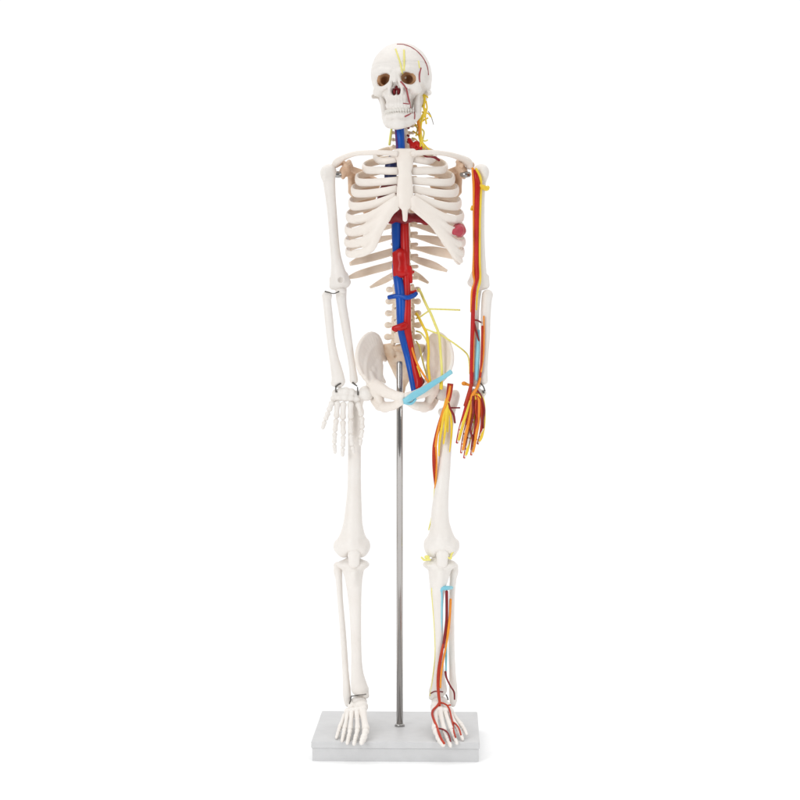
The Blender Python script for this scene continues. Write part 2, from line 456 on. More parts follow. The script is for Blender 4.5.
# ---- spine
def vertebra(rx, ry, hh, tp, tpr, spl, foramen=False):
    s = Solid(.55, 1.4, True)
    s.cyl((0, 0, 0), rx, ry, hh, waist=.9)
    for q in (-1, 1):
        s.chain([(q * rx * .6, ry * .7, .5, 2.0), (q * rx * .75, ry * 1.25, .5, 2.0), (0, ry * 2.0, 0, 1.9)])
        s.chain([(q * rx * .7, ry * (1.1 if not foramen else .5), .8, 1.9), (q * tp, ry * (1.3 if not foramen else .4), 1.2, tpr)])
        s.chain([(q * rx * .6, ry * 1.5, -3, 1.6), (q * rx * .6, ry * 1.5, 3.5, 1.6)])
    if tpr > 2.2:
        for q in (-1, 1): s.ell((q * (tp - .5), ry * 1.3, 1.2), (3.6, 2.6, 3.1)).ell((q * 9.5, ry * 1.3, -4.4), (2.6, 3, 3)).ell((q * 9.5, ry * 1.3, 5), (2.2, 3, 2.4))
    s.chain([(0, ry * 2, 0, 1.8), (0, ry * 2 + spl, -spl * .45, 1.2)])
    if foramen:
        for q in (-1, 1): s.cone((q * tp * .82, ry * .4, -5), (q * tp * .82, ry * .4, 6), 1.0, 1.0, .4, 1, True)
    return s.mesh()
VC = vertebra(6.0, 5.0, 2.7, 10.2, 1.9, 6, True)
VT = vertebra(7.0, 6.0, 4.6, 12.5, 1.9, 10)
VL = vertebra(9.6, 6.8, 5.0, 15.5, 2.3, 9)
spine_pts = []
for i in range(7): spine_pts.append(('c', 401.5 + i * .35, 106 + i * 6.9, 8 - 3 * math.sin(i * .5), 1))
for i in range(12): spine_pts.append(('t', 404.5, 155.5 + i * 11.2, 12 + 12 * math.sin((i + .5) / 12 * math.pi), .88 + .012 * i))
for i in range(5): spine_pts.append(('l', 403.4 - .1 * i, 290.5 + i * 11.9, 8 - 5 * math.sin((i + .5) / 5 * math.pi), .95 + .02 * i))
disc = [(x, y, d, 5.2 * (1 if k == 'c' else 1.15 if k == 't' else 1.35)) for k, x, y, d, sc in spine_pts]
v, f = sweep(disc, 14, 3); column = build('spinal_column', v, f, CART, SK)
protos = {}
for k, x, y, d, sc in spine_pts:
    vv, ff = {'c': VC, 't': VT, 'l': VL}[k]
    c = W(x, y, d); cw = np.array(M3(c))
    if k not in protos:
        me = bpy.data.meshes.new('vertebra'); me.from_pydata((np.array(vv) * U).tolist(), [], [tuple(q) for q in ff])
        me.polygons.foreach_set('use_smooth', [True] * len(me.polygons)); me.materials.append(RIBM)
        o = bpy.data.objects.new('vertebra', me); protos[k] = o
    else: o = protos[k].copy()
    COL.objects.link(o); o.parent = column; o.location = Vector(cw - ORG[column]); o.scale = (sc, sc, sc)
    o['group'] = 'vertebrae of the spine'

# ---- sternum and ribs
CX = 405.0
s = Solid(.6, 2, noise=.08)
s.chain([(398, 153.5, -27, 5), (412, 153.5, -27, 5)], 2, .6)
s.chain([(405, 159, -29, 8.6), (405, 165, -32, 7.8), (405, 172, -34, 6.3), (405, 184, -37, 7.5), (405, 196, -39, 8.4), (405, 203, -39.5, 7.2), (405, 206, -39, 4.6)], 3, .42); s.chain([(405, 206, -39, 3.3), (405, 213, -38.5, 3.0), (405, 219.5, -37.5, 2.3)], 1.5, .5)
sternum = solid('sternum', s, CART, SK)
#         w    yb    yl   front points (dx, y) from side to breastbone, half height there
RIBS = {
 1: (31, 147, 157, [(25, 161), (17, 160.5), (9, 159)], 3.0),
 2: (42, 157, 167, [(38, 170), (27, 170.5), (16, 171), (7, 171)], 3.3),
 3: (49, 168, 178, [(46, 182), (34, 182.5), (20, 181.5), (7, 180.5)], 3.3),
 4: (53, 179, 189, [(50, 193), (38, 193.5), (22, 191.5), (8, 189)], 3.4),
 5: (55.5, 190, 202, [(53, 206), (42, 206), (26, 202.5), (9, 196.5)], 3.5),
 6: (58, 202, 215, [(55.5, 218.5), (44, 219.5), (28, 214), (10, 202)], 3.6),
 7: (59, 214, 228, [(57, 231.5), (46, 232), (32, 226), (20, 216), (8, 206)], 3.5),
 8: (59.5, 225, 241, [(57.5, 243.5), (47, 243.5), (35, 238), (26, 227)], 3.3),
 9: (58.5, 236, 251, [(56, 254), (46, 253.5), (36, 249), (30, 240)], 3.0),
 10: (56, 247.5, 259, [(52, 261.5), (42, 260), (35, 254)], 2.7)}
RIGHT = {8: [(57.5, 243.5), (50, 243), (40, 237.5), (29, 227)], 9: [(56, 254), (50, 252), (44, 247), (37, 240)], 10: [(54, 262), (51, 259.5), (47, 254)]}
def cage_d(dx, w, fr): return -fr * math.sqrt(max(0, 1 - (dx / w) ** 2)) ** .85
for i in range(1, 13):
    for q in (-1, 1):
        if i <= 10:
            w, yb, yl, fp, hh = RIBS[i]
            fr = 24 + min(i, 7) * 2.3 if i < 8 else 40
            bk = 34 if i > 2 else 26
            pts = [(CX + q * 6, yb, 24 if i > 2 else 17, 1.9), (CX + q * 13, yb + 1, bk - 1, 2.2), (CX + q * w * .52, yb + (yl - yb) * .3, bk + 2, 4.6 if q > 0 else 3.7),
                   (CX + q * w * .84, yb + (yl - yb) * .62, bk * .66, 4.6 if q > 0 else 3.8), (CX + q * w * .99, yl - .5, 2, 3.4)]
            if q > 0 and i in RIGHT: fp = RIGHT[i]
            n = len(fp)
            for j, (dx, y) in enumerate(fp):
                pts.append((CX + q * dx, y, cage_d(dx, w, fr) + (0 if i < 8 else 2), hh * 1.14 if j < n - 1 or i < 8 else 2.2))
        elif i == 11:
            pts = [(CX + q * 6, 258, 22, 1.9), (CX + q * 16, 261, 29, 2.6), (CX + q * 34, 266.5, 27, 3.1), (CX + q * 50, 272.5, 14, 2.8), (CX + q * (57 if q < 0 else 42), 275.5 if q < 0 else 270, 6 if q < 0 else 20, 1.4)]
        else:
            pts = [(CX + q * 6, 269, 20, 1.8), (CX + q * 14, 273, 26, 2.4), (CX + q * 24, 279, 27, 2.3), (CX + q * (34 if q < 0 else 24.5), 285 if q < 0 else 281, 24, 1.2)]
        if i == 11 and q > 0: pts = [(411, 258, 22, 2), (419, 260.5, 29, 3.6), (434, 265.5, 28, 3.8), (447, 271, 22, 1.4)]
        if i == 10 and q < 0: pts = [(399, 248, 24, 2), (391, 252, 31, 3.8), (374, 257, 30, 4), (358, 261, 15, 3.6), (350, 264, 5, 2)]
        if i == 11 and q < 0: pts = [(399, 259, 22, 2), (391, 265, 29, 3.8), (373, 270, 28, 4), (358, 274.5, 17, 3.6), (347.5, 278, 8, 1.5)]
        if i == 12: pts = [(399, 270, 20, 2), (391, 276.5, 26, 3.2), (381, 282, 27, 3), (370, 287.5, 24, 1.2)] if q < 0 else [(411, 270, 20, 2), (416, 274.5, 26, 3), (421, 278, 27, 2.8), (428.5, 283, 24, 1.2)]
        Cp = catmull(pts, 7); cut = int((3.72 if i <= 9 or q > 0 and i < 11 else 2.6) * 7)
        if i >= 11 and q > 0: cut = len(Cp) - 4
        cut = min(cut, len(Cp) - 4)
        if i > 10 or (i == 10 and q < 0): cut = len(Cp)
        o = tube('rib', [tuple(z) for z in Cp[:cut + 1]], RIBM, SK, seg=14, n=1, flat=(1.0, .42)); o['group'] = 'ribs'  # tan rear, pale front: the cage's inner shade is in the tan
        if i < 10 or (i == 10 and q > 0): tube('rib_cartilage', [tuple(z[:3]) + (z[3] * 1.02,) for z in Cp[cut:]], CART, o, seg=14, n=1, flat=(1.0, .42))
# fused rib cartilage of the lower front edge
for q in (-1, 1):
    s = Solid(.6, 3.2, noise=.04)
    def c(dx, y, fr=40, w=59): return (CX + q * dx, y, cage_d(dx, w, fr) + 1)
    D = lambda L, r: [(c(*p)[0], c(*p)[1], c(*p)[2] - 1.2, r) for p in L]
    if q < 0:
        for L, r in (([(48, 218.8), (40, 217.6), (28, 212.5), (18, 206), (9, 200)], 4.0), ([(50, 232), (42, 230), (32, 224.5), (21, 215), (10, 204.5)], 4.4),
                     ([(52, 243.5), (44, 242.5), (34, 237), (26, 227), (18, 216), (12, 208)], 4.4), ([(50, 254), (42, 252.6), (34, 248), (29, 238), (24, 227), (19, 218)], 4.0)):
            s.chain(D(L, r), 2.4, .5, smooth=3)
        s.tri(c(44, 227), c(30, 220), c(30, 244), 1.6, 2); s.tri(c(40, 248), c(40, 236), c(30, 240), 1.6, 2)
    else:
        for L, r in (([(48, 219), (40, 217.4), (28, 211.5), (18, 205), (9, 199.5)], 4.0), ([(52, 232), (44, 229.6), (34, 222.5), (22, 212), (10, 203)], 4.3),
                     ([(53, 243.5), (46, 240.5), (36, 231.5), (26, 220), (17, 210), (10, 205)], 4.2), ([(56, 254.5), (50, 250.5), (43, 242.5), (34, 230.5), (26, 220)], 3.6), ([(55.5, 261), (49, 255), (41, 243), (33, 231)], 2.6)):
            s.chain(D(L, r), 2.4, .5, smooth=3)
        s.tri(c(46, 228), c(30, 218), c(42, 238), 1.6, 2)
    solid('rib_cartilage', s, CART, SK)

# ---- shoulders
for q in (-1, 1):
    if q < 0: pts = [(397, 154, -30, 3.4), (388, 153, -30, 2.8), (372, 152.6, -26, 2.6), (356, 153.5, -17, 2.6), (344, 157.5, -5, 3.0), (337, 162, 2, 3.8), (334, 166, 4, 3.0)]
    else: pts = [(412, 154, -30, 3.4), (420, 152.8, -30, 2.8), (436, 152.6, -26, 2.6), (450, 154.6, -17, 2.7), (460, 157.8, -6, 3.3), (467.5, 162, 2, 4.4), (470, 168, 4, 3.4)]
    tube('collarbone', pts, CART, SK, seg=16, flat=(.95, 1.1))
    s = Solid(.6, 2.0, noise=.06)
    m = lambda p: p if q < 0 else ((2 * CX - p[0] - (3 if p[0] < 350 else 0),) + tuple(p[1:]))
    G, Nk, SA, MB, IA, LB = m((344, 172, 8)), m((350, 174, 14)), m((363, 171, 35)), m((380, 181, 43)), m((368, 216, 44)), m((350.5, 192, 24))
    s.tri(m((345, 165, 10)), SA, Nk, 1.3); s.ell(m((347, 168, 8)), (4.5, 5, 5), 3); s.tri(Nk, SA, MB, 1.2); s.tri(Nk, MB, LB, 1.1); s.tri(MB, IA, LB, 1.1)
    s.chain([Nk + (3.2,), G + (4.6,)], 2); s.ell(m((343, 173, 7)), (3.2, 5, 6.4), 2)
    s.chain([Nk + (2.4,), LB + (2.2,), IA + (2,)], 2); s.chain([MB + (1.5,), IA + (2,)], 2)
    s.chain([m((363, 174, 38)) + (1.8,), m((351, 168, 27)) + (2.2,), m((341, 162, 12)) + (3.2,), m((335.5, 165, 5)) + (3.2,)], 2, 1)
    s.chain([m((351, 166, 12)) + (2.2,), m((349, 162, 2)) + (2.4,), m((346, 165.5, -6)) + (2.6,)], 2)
    solid('shoulder_blade', s, TAN_SHADED, SK)

# ---- arms
def chainbone(name, pts, extra=None, k=2.2, sy=1.0, h=.6, sub=None):
    s = Solid(h, k, noise=.025); s.chain([p[:3] + (p[3] + .35,) for p in pts], k, sy, smooth=4)
    if extra: extra(s)
    return solid(name, s, BONE, SK)
def ex(s):
    s.ell((329, 171.5, 3), (7.4, 8.2, 7.4), 3); s.ell((325.2, 173.5, 0), (4.6, 6, 6.6), 3)
    s.chain([(331.5, 279, 2, 2.2), (333, 286, 2, 3.8), (340, 287, 2, 4.0), (346, 284.5, 2, 3.4)], 2.5); s.chain([(346, 275, 3, 2), (348, 282, 3, 2.8)], 3)
    s.ell((340.5, 280, -3), (2.6, 2.2, 2.6), 1.5, True)
hum_l = chainbone('humerus', [(328.5, 174, 2, 6.4), (329.3, 184, 2, 5.6), (330.6, 198, 2, 4.8), (332.3, 215, 2, 4.4), (333.8, 235, 2, 4.4), (335.3, 252, 2, 4.6), (337, 264, 2, 5.6), (338.6, 275, 2, 7.6), (339.5, 281, 2, 8)], ex, 2.4, .8)
rad_l = chainbone('radius', [(327, 296, 0, 4.8), (327, 301, 0, 3.9), (329, 320, -1, 3.9), (331, 340, -2, 3.7), (334, 358, -3, 4.4), (337, 372, -3, 5.6), (338.5, 381, -3, 6.4)], lambda s: s.ell((334, 383.5, -3), (3.2, 4, 3), 2), 2, .8)
ul_l = chainbone('ulna', [(341, 290, 6, 5.4), (341.2, 298, 3, 4.9), (342.2, 306, 3, 4.3), (345, 322, 1, 4.2), (348, 340, 0, 3.8), (351, 358, -1, 3.1), (353, 372, -2, 3.3), (353.8, 380, -2, 3.9)], lambda s: s.ell((341, 291, -1), (5, 4, 3.2), 2), 2, .85)
def ex(s):
    s.ell((480.8, 171, 3), (7.4, 8.2, 7), 3); s.ell((484, 173, 0), (4.6, 6, 7), 3)
    s.chain([(487, 277, 2, 2.2), (485.5, 285, 2, 4.2), (478, 287, 2, 4.2), (471.5, 283.5, 2, 3.4)], 2.5); s.chain([(473, 275, 3, 2), (470.5, 282, 3, 2.6)], 3)
hum_r = chainbone('humerus', [(481, 174, 2, 6.4), (480, 184, 2, 5.6), (479.6, 198, 2, 4.9), (479.8, 215, 2, 4.5), (480, 235, 2, 4.3), (480.2, 252, 2, 4.6), (480, 264, 2, 5.6), (479, 275, 2, 7.4), (479, 281, 2, 7.6)], ex, 2.4, .8)
ul_r = chainbone('ulna', [(476.5, 290, 6, 5.0), (475.5, 298, 3, 4.6), (475, 310, 3, 3.9), (475, 326, 1, 3.6), (475.5, 345, 0, 3.3), (476, 362, -1, 3.1), (475.5, 376, -2, 3.6), (475, 383, -2, 3.9)], None, 2, .85)
rad_r = chainbone('radius', [(487.5, 295, 0, 5.2), (486.5, 302, 0, 4.8), (485.6, 320, -1, 4.5), (485.6, 336, -2, 4.1), (485, 352, -3, 3.3), (484, 368, -3, 3.3), (483, 380, -3, 4.6)], lambda s: s.ell((478, 385, -3), (3.4, 3.6, 3), 2), 2, .8)

def digit(s, joints, r):
    """bones with knuckle ends between successive joints"""
    for i, (a, b) in enumerate(zip(joints[:-1], joints[1:])):
        a = np.array(a, float); b = np.array(b, float); L = np.linalg.norm(b - a); u = (b - a) / L
        a2 = a + u * .12; b2 = b - u * .12
        rr = r * (1 - .1 * i); mid = (a2 + b2) / 2; last = i == len(joints) - 2
        s.chain([tuple(a2 + u * rr) + (rr * 1.0,), tuple(a2 + u * L * .36) + (rr * .82,), tuple(a2 + u * L * .62) + (rr * .78,), tuple(b2 - u * rr * .9) + ((rr * .7,) if last else (rr * .95,))], .6, 1.0, 3)
    return s
def hand(parent, carp, fingers, rs, label=None):
    s = Solid(.5, 1.6)
    for x, y, d, r in carp: s.ell((x, y, d), (r * 1.04, r * .85, r * 1.05), 1.6)
    h = solid('hand', s, BONE, parent, label=label); fs = []
    for j, r in zip(fingers, rs):
        t = Solid(.45, .5); digit(t, j, r); o = solid('finger', t, BONE, h); o['group'] = 'fingers'; fs.append(o)
    return h, fs
carpL = [(335.5, 393, -4, 3.4), (340.5, 391.5, -5, 3.8), (346, 391, -5, 3.9), (351.5, 392, -4, 3.6), (356.5, 394, -2, 3.3), (334, 398.5, -5, 3.5), (339.5, 397.5, -6, 3.6), (345, 397.5, -6, 3.9), (350.5, 398, -5, 3.7), (356.5, 399, -3, 3.6)]
fL = [[(332.5, 401, -7), (328.6, 411.5, -12), (325, 420.5, -15), (322.2, 430, -16)],
      [(337.5, 401, -7), (336.3, 418.5, -11), (334.8, 432, -15), (334.3, 444, -17), (335.2, 454.5, -16)],
      [(343.5, 401.5, -7), (342.8, 420, -11), (343.4, 435, -15), (342.8, 447.5, -17), (342.4, 457.5, -16)],
      [(350.5, 401.5, -6), (350.6, 419.5, -11), (350.6, 434, -15), (352.2, 446, -17), (354.2, 454, -16)],
      [(357.5, 402, -4), (361.8, 416.5, -9), (362.4, 429, -13), (360.8, 438.5, -15), (360.2, 446.5, -15)]]
handL, fingL = hand(SK, carpL, fL, [3.1, 3.2, 3.3, 3.2, 3.0])
carpR = [(473, 392, -4, 3.4), (478, 391.5, -4, 3.6), (483, 393, -3, 3.3), (471.5, 397.5, -5, 3.3), (476, 397.5, -5, 3.6), (481, 398, -4, 3.4)]
fR = [[(469.5, 399, -6), (465, 414, -11), (460.5, 430, -14), (457.8, 443, -15)],
      [(471.5, 401, -6), (468.5, 420, -10), (465.2, 434, -14), (463.2, 444, -16), (462, 453, -15)],
      [(474.5, 401, -6), (472, 422, -10), (469, 438, -14), (466.8, 449, -16), (465, 458, -15)],
      [(478, 401, -5), (477.4, 420, -9), (475.2, 435, -13), (473.4, 446, -15), (472, 455, -14)],
      [(481.8, 401, -4), (483, 416, -8), (482.4, 428, -11), (480.6, 437, -13), (478.5, 444, -13)]]
handR, fingR = hand(SK, carpR, fR, [2.0, 2.0, 2.0, 2.0, 1.9])

# ---- pelvis
PC = 404.5
for q in (-1, 1):
    m = lambda p: p if q < 0 else ((2 * PC - p[0],) + tuple(p[1:]))
    crest = [(361, 373, -17), (357.6, 364, -15), (357.2, 354, -11), (360, 344, -4), (365.5, 336.5, 3), (371.5, 333.6, 8), (377.5, 336.5, 13), (381, 344, 19), (383, 352, 25)]
    mid = [(366, 377, -15), (366, 366, -10), (367, 357, -3), (369, 350, 4), (372.5, 345, 10), (376, 343, 14), (379, 346, 19), (381.5, 350, 24), (383.5, 355, 27)]
    low = [(368, 382, -12), (370, 376, -5), (372.5, 370, 1), (375, 366, 7), (377, 362, 11), (379, 359, 15), (381, 358, 19), (383, 359, 23), (385, 360, 26)]
    crest, mid, low = [[tuple(z) for z in catmull([m(p) for p in a], 2)] for a in (crest, mid, low)]
    s = Solid(.6, 2.2, noise=.02)
    mid2 = [tuple((np.array(a) * .45 + np.array(b) * .1 + np.array(c_) * .45) * .75 + np.array(b) * .25) for a, b, c_ in zip(crest, mid, low)]
    s.strip(crest, mid2, 2.0, 2.6); s.strip(mid2, low, 2.1, 2.6)
    s.chain([tuple(z) for z in catmull([p + (1.9,) for p in crest], 3)], 1)
    s.chain([m((370, 374, -6)) + (3,), m((372, 383, -6)) + (6,), m((373, 391, -2)) + (6.5,)], 3)
    s.chain([m((380, 366, 12)) + (3.2,), m((379, 376, 6)) + (4,), m((376, 385, 0)) + (5,)], 3)
    s.chain([m((376, 386, -10)) + (6.6,), m((386, 392.4, -20)) + (5.6,), m((395, 395.5, -26)) + (4.8,), m((401.8, 396.5, -28)) + (4.2,), m((402, 400, -27)) + (3.8,)], 2)
    s.chain([m((401, 402, -26)) + (3.4,), m((393, 406, -20)) + (4.4,), m((384, 407, -10)) + (5.2,)], 2)
    s.chain([m((374, 391, 2)) + (6,), m((376.5, 400, 4)) + (6,), m((380, 405, 0)) + (6,), m((386, 407.5, -9)) + (4.6,)], 2.5)
    s.ell(m((366, 393.5, -3)), (8.6, 8.6, 8.6), 1.0, True)
    for j in range(2, 12, 2): s.tri(low[j], low[j + 2], m((377, 376, 5)), 2.4, 3)
    s.chain([m((377, 391, -8)) + (6.4,), m((379.5, 398.5, -8)) + (4.6,)], 3)
    s.chain([m((381, 378, 8)) + (3,), m((384.5, 382, 10)) + (1.6,)], 2)
    hip = solid('hip_bone', s, CART, SK)
    if q < 0: hipL = hip
    else: hipR = hip
s = Solid(.55, 2.2, noise=.07)
s.tri((387, 350, 24), (419, 350, 24), (403, 384, 30), 4.2); s.ell((403, 348, 12), (10, 8, 4.5), 3)
s.tri((383, 347, 24), (392, 346, 18), (392, 358, 24), 3); s.tri((423, 347, 24), (414, 346, 18), (414, 358, 24), 3)
s.chain([(403, 382, 27, 3.4), (403, 389, 24, 2.6), (402.5, 394, 18, 1.8)], 2)
for j in range(4):
    for q in (-1, 1): s.ell((403 + q * (7.5 - j * .9), 356.5 + j * 7, 19), (1.7, 4, 1.6), .8, True)
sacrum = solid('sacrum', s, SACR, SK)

# ---- legs
def ex(s):
    s.chain([(355.5, 402, 4, 5.5), (361, 397, 1, 4.8), (366, 393.5, -3, 5)], 3); s.ell((366.2, 393.3, -3), (7.8, 7.8, 7.8), 1.5)
    s.ell((354, 396, 5), (5, 6, 6), 3); s.ell((361, 412, 6), (3, 3, 4), 3)
    for x, dx in ((344.2, 0), (360.3, 0)): s.ell((x, 547.5, 3), (9.2, 13, 10), 5)
    s.chain([(349, 528, 0, 4), (343, 541, 2, 5.4)], 4); s.chain([(357, 528, 0, 4), (361.8, 541, 2, 5.2)], 4)
    s.ell((352.5, 545, -8), (8, 5, 7), 4); s.ell((336.5, 546, 3), (3, 4, 5), 3); s.ell((367, 545, 3), (2.6, 4, 5), 3)
    s.ell((352.5, 560, 3), (2.4, 14, 6), 2, True)
fem_l = chainbone('femur', [(356, 403, 4, 6.4), (355.3, 420, 3, 6.8), (354.6, 445, 0, 6.3), (354.4, 470, -2, 6.2), (354.2, 490, -3, 6.6), (353.6, 508, -3, 7.8), (353, 522, -3, 9), (352.4, 534, -2, 11)], ex, 2.6, .85)
s = Solid(.55, 2); s.ell((354, 555, -9), (6.4, 3.6, 6.6)); s.ell((354, 563, -9), (5.5, 2.6, 5), 4)
solid('kneecap', s, BONE, SK)
def ex(s):
    for x in (345.3, 360.8): s.ell((x, 564.5, 3), (8.6, 11, 4.6), 3)
    s.chain([(353.5, 573, -8, 4), (353.8, 582, -7, 3)], 4)
    s.chain([(365, 690, 4, 3.2), (366.3, 695.5, 4, 3)], 3)
    s.ell((352.5, 561.5, 2), (2, 3, 2.2), 2)
tib_l = chainbone('tibia', [(353, 567, 1, 11), (353.5, 575, 0, 9), (354.2, 588, -2, 7.2), (355, 605, -3, 5.9), (355.8, 630, -3, 5.0), (356.4, 655, -1, 4.9), (357, 670, 1, 5.6), (358.3, 681, 3, 7), (359.5, 688, 4, 8.2)], ex, 2.4, .85)
fib_l = chainbone('fibula', [(338, 566, 8, 3.4), (338, 571, 8, 4), (339, 580, 8, 3), (340.2, 600, 8, 2.5), (342.4, 625, 8, 2.6), (344.2, 650, 8, 2.8), (345.6, 672, 8, 2.9), (346.6, 688, 8, 3.6), (347.2, 698, 8, 3.7), (347.8, 704, 7, 2.6)], lambda s: s.ell((337.3, 565.5, 6), (3.6, 4, 3.2), 2), 1.6)

def ex(s):
    s.chain([(452, 402, 4, 5.5), (448, 397, 1, 4.8), (443, 393.5, -3, 5)], 3); s.ell((443, 393.3, -3), (7.8, 7.8, 7.8), 1.5)
    s.ell((455, 396, 5), (5, 6, 6.5), 3); s.ell((441, 412, 6), (3, 3, 4), 3)
    for x in (433.2, 449.4): s.ell((x, 547.5, 3), (8.8, 13, 10), 5)
    s.chain([(437, 526, 0, 4), (431.6, 541, 2, 5.4)], 4); s.chain([(445, 528, 0, 4), (450.8, 541, 2, 5.2)], 4)
    s.ell((441.5, 545, -8), (8, 5, 7), 4); s.ell((427, 544, 3), (2.6, 4, 5), 3); s.ell((456.8, 545, 3), (2.4, 4, 5), 3)
    s.ell((441.5, 560, 3), (2.4, 14, 6), 2, True)
fem_r = chainbone('femur', [(451, 403, 4, 6.2), (447.5, 418, 3, 6.4), (445.4, 445, 0, 6.0), (443.8, 470, -2, 6.1), (441.8, 490, -3, 6.8), (440.2, 508, -3, 8), (440, 522, -3, 9), (441, 534, -2, 10.5)], ex, 2.6, .85)
s = Solid(.55, 2); s.ell((442.5, 555, -9), (6.4, 3.6, 6.6)); s.ell((442, 563, -9), (5.5, 2.6, 5), 4)
solid('kneecap', s, BONE, SK)
def ex(s):
    for x in (431.5, 448): s.ell((x, 564.5, 3), (8.6, 11, 4.6), 3)
    s.chain([(440, 573, -8, 4), (439.5, 582, -7, 3)], 4)
    s.chain([(432.5, 690, 4, 3.2), (431.5, 697, 4, 3)], 3)
tib_r = chainbone('tibia', [(440, 567, 1, 11.5), (439, 575, 0, 10), (437.6, 588, -2, 7.4), (437.6, 605, -3, 5.3), (438.6, 630, -3, 4.3), (438.8, 655, -1, 4.3), (438.6, 670, 1, 5.4), (438.4, 681, 3, 7), (438.6, 689, 4, 8.2)], ex, 2.4, .85)
fib_r = chainbone('fibula', [(454.5, 567, 8, 3.2), (454, 572, 8, 4), (453, 580, 8, 3), (451.8, 600, 8, 2.6), (451.4, 625, 8, 2.6), (451.6, 650, 8, 2.8), (452.4, 672, 8, 3), (453.2, 688, 8, 3.8), (453.4, 698, 8, 3.8), (453, 704, 7, 2.6)], lambda s: s.ell((454.5, 566, 6), (3.4, 4, 3.2), 2), 1.6)

# ---- feet, standing on the grey base
def gy(d): return HOR + 386 * DIST / (DIST + d)
def foot(cx, q, toes, rs, tarsus):
    s = Solid(.55, 1.8, noise=.03)
    s.ell((cx, 701.5, 5), (8.2, 10, 5.6), 2); s.chain([(cx - q * 1, 707, 10, 6.5), (cx - q * 2, gy(28) - 8.6, 26, 7), (cx - q * 2, gy(36) - 8.5, 34, 6.5)], 3)
    s.ell((cx + q * 2, 706.5, -8), (7.2, 8, 6), 2)
    for x, y, d, r in tarsus: s.ell((x, y, d), (r * 1.1, r * 1.6, r), 1.6)
    ft = solid('foot', s, BONE, SK); ts = []
    for j, r in zip(toes, rs):
        t = Solid(.5, .6); digit(t, j, r); o = solid('toe', t, BONE, ft); o['group'] = 'toes'; ts.append(o)
    return ft, ts
TL = [[(362.5, 710.5, -22), (366, 730, -58), (363.5, 738.5, -72), (361, 744, -84)],
      [(357, 711, -22), (357.6, 729.5, -56), (355.6, 737.5, -69), (354.3, 742.5, -78), (353.8, 745.2, -84)],
      [(352, 712, -20), (350.2, 730, -53), (348.6, 737.5, -66), (347.6, 741.5, -74), (347, 744.2, -80)],
      [(348, 713, -17), (344.6, 729, -49), (343.2, 735.5, -60), (342.4, 739, -67), (341.8, 742, -73)],
      [(345, 714.5, -13), (339.8, 727.5, -43), (338, 733, -52), (337, 736, -59), (336, 739, -64)]]
footL, toesL = foot(359, 1, TL, [4.0, 2.8, 2.7, 2.6, 2.5], [(363, 709, -20, 3.8), (357.5, 709.5, -20, 3.4), (352.5, 710.5, -18, 3.2), (348, 711.5, -13, 3.6), (352, 706, -6, 4)])
TR = [[(434.5, 711.5, -22), (435.5, 730, -56), (439.5, 739.5, -72), (444, 746, -86)],
      [(440, 711.5, -23), (444.5, 731, -57), (447.6, 739.5, -70), (449.6, 744, -79), (451, 747, -85)],
      [(445, 712, -21), (451.5, 730, -53), (454.4, 737.5, -65), (456.2, 741.5, -73), (457.4, 744.4, -79)],
      [(449, 712.5, -17), (457.5, 728, -48), (460.4, 734, -59), (462, 737.5, -66), (463.2, 740.4, -71)],
      [(452, 713, -12), (461.5, 725, -40), (464.4, 730, -50), (465.8, 732.6, -56), (467, 735.4, -61)]]
footR, toesR = foot(439.5, -1, TR, [3.9, 2.8, 2.7, 2.6, 2.5], [(435, 709.5, -20, 3.8), (440.5, 710, -21, 3.5), (445.5, 710.5, -19, 3.3), (450, 711, -13, 3.6), (447, 706, -6, 4)])

# ---- joint hardware
tubes('joint_screw', [[(334, 174.5, 4, 3.0), (339, 174.5, 5, 3.4), (343, 174, 6, 2.2)]], STEEL, SK, seg=14, label='steel shoulder screw')
tubes('joint_screw', [[(470, 174.5, 4, 2.6), (465, 174.5, 4, 3.4), (461, 174, 6, 2.4)]], STEEL, SK, seg=14, label='steel shoulder screw')
tubes('joint_wire', [[(325, 291.5, -5, .9), (329, 292.5, -6, .55), (334, 293.5, -6, .5), (339, 291.5, -5, .7)]], WIRE, SK)
tubes('joint_wire', [[(336.5, 386, -8, .7), (338.6, 384.5, -9, .9), (341, 383.3, -8, .6)], [(336, 386, -7, .9), (335.7, 390, -8, .7), (336.4, 392, -8, 1.1)],
     [(352.5, 382.5, -7, 1.0), (355, 384.5, -8, .8), (357, 386, -7, .6)], [(357.5, 387, -5, .5), (357.8, 392, -6, .8), (358, 395, -6, .8)]], WIRE, SK)
tubes('joint_wire', [on([(351, 696.2, ), (355, 695.8), (360, 695), (366, 694.2)], [tib_l, footL], .55, 0), on([(351, 697), (350.5, 700), (349.5, 704)], [tib_l, footL, fib_l], .7, 0)], WIRE, SK)
tubes('joint_wire', [[(478, 381, -6, .7), (483, 386, -8, .7), (485, 391, -7, .7)], [(483, 391, -7, 1.1), (484, 393, -7, 1.0)]], WIRE, SK)
tube('hip_screw_gap_shade', [(450.5, 407.8, -5, .9), (454, 407.8, -5, .75), (460, 407.8, -4, .8)], DRED, SK)
tube('hip_screw_gap_shade', [(373.6, 387.5, -8, .7), (374.6, 391, -9, .9), (375.6, 395, -8, .6)], WIRE, SK)  # dark strip added for the shaded gap beside the femur head

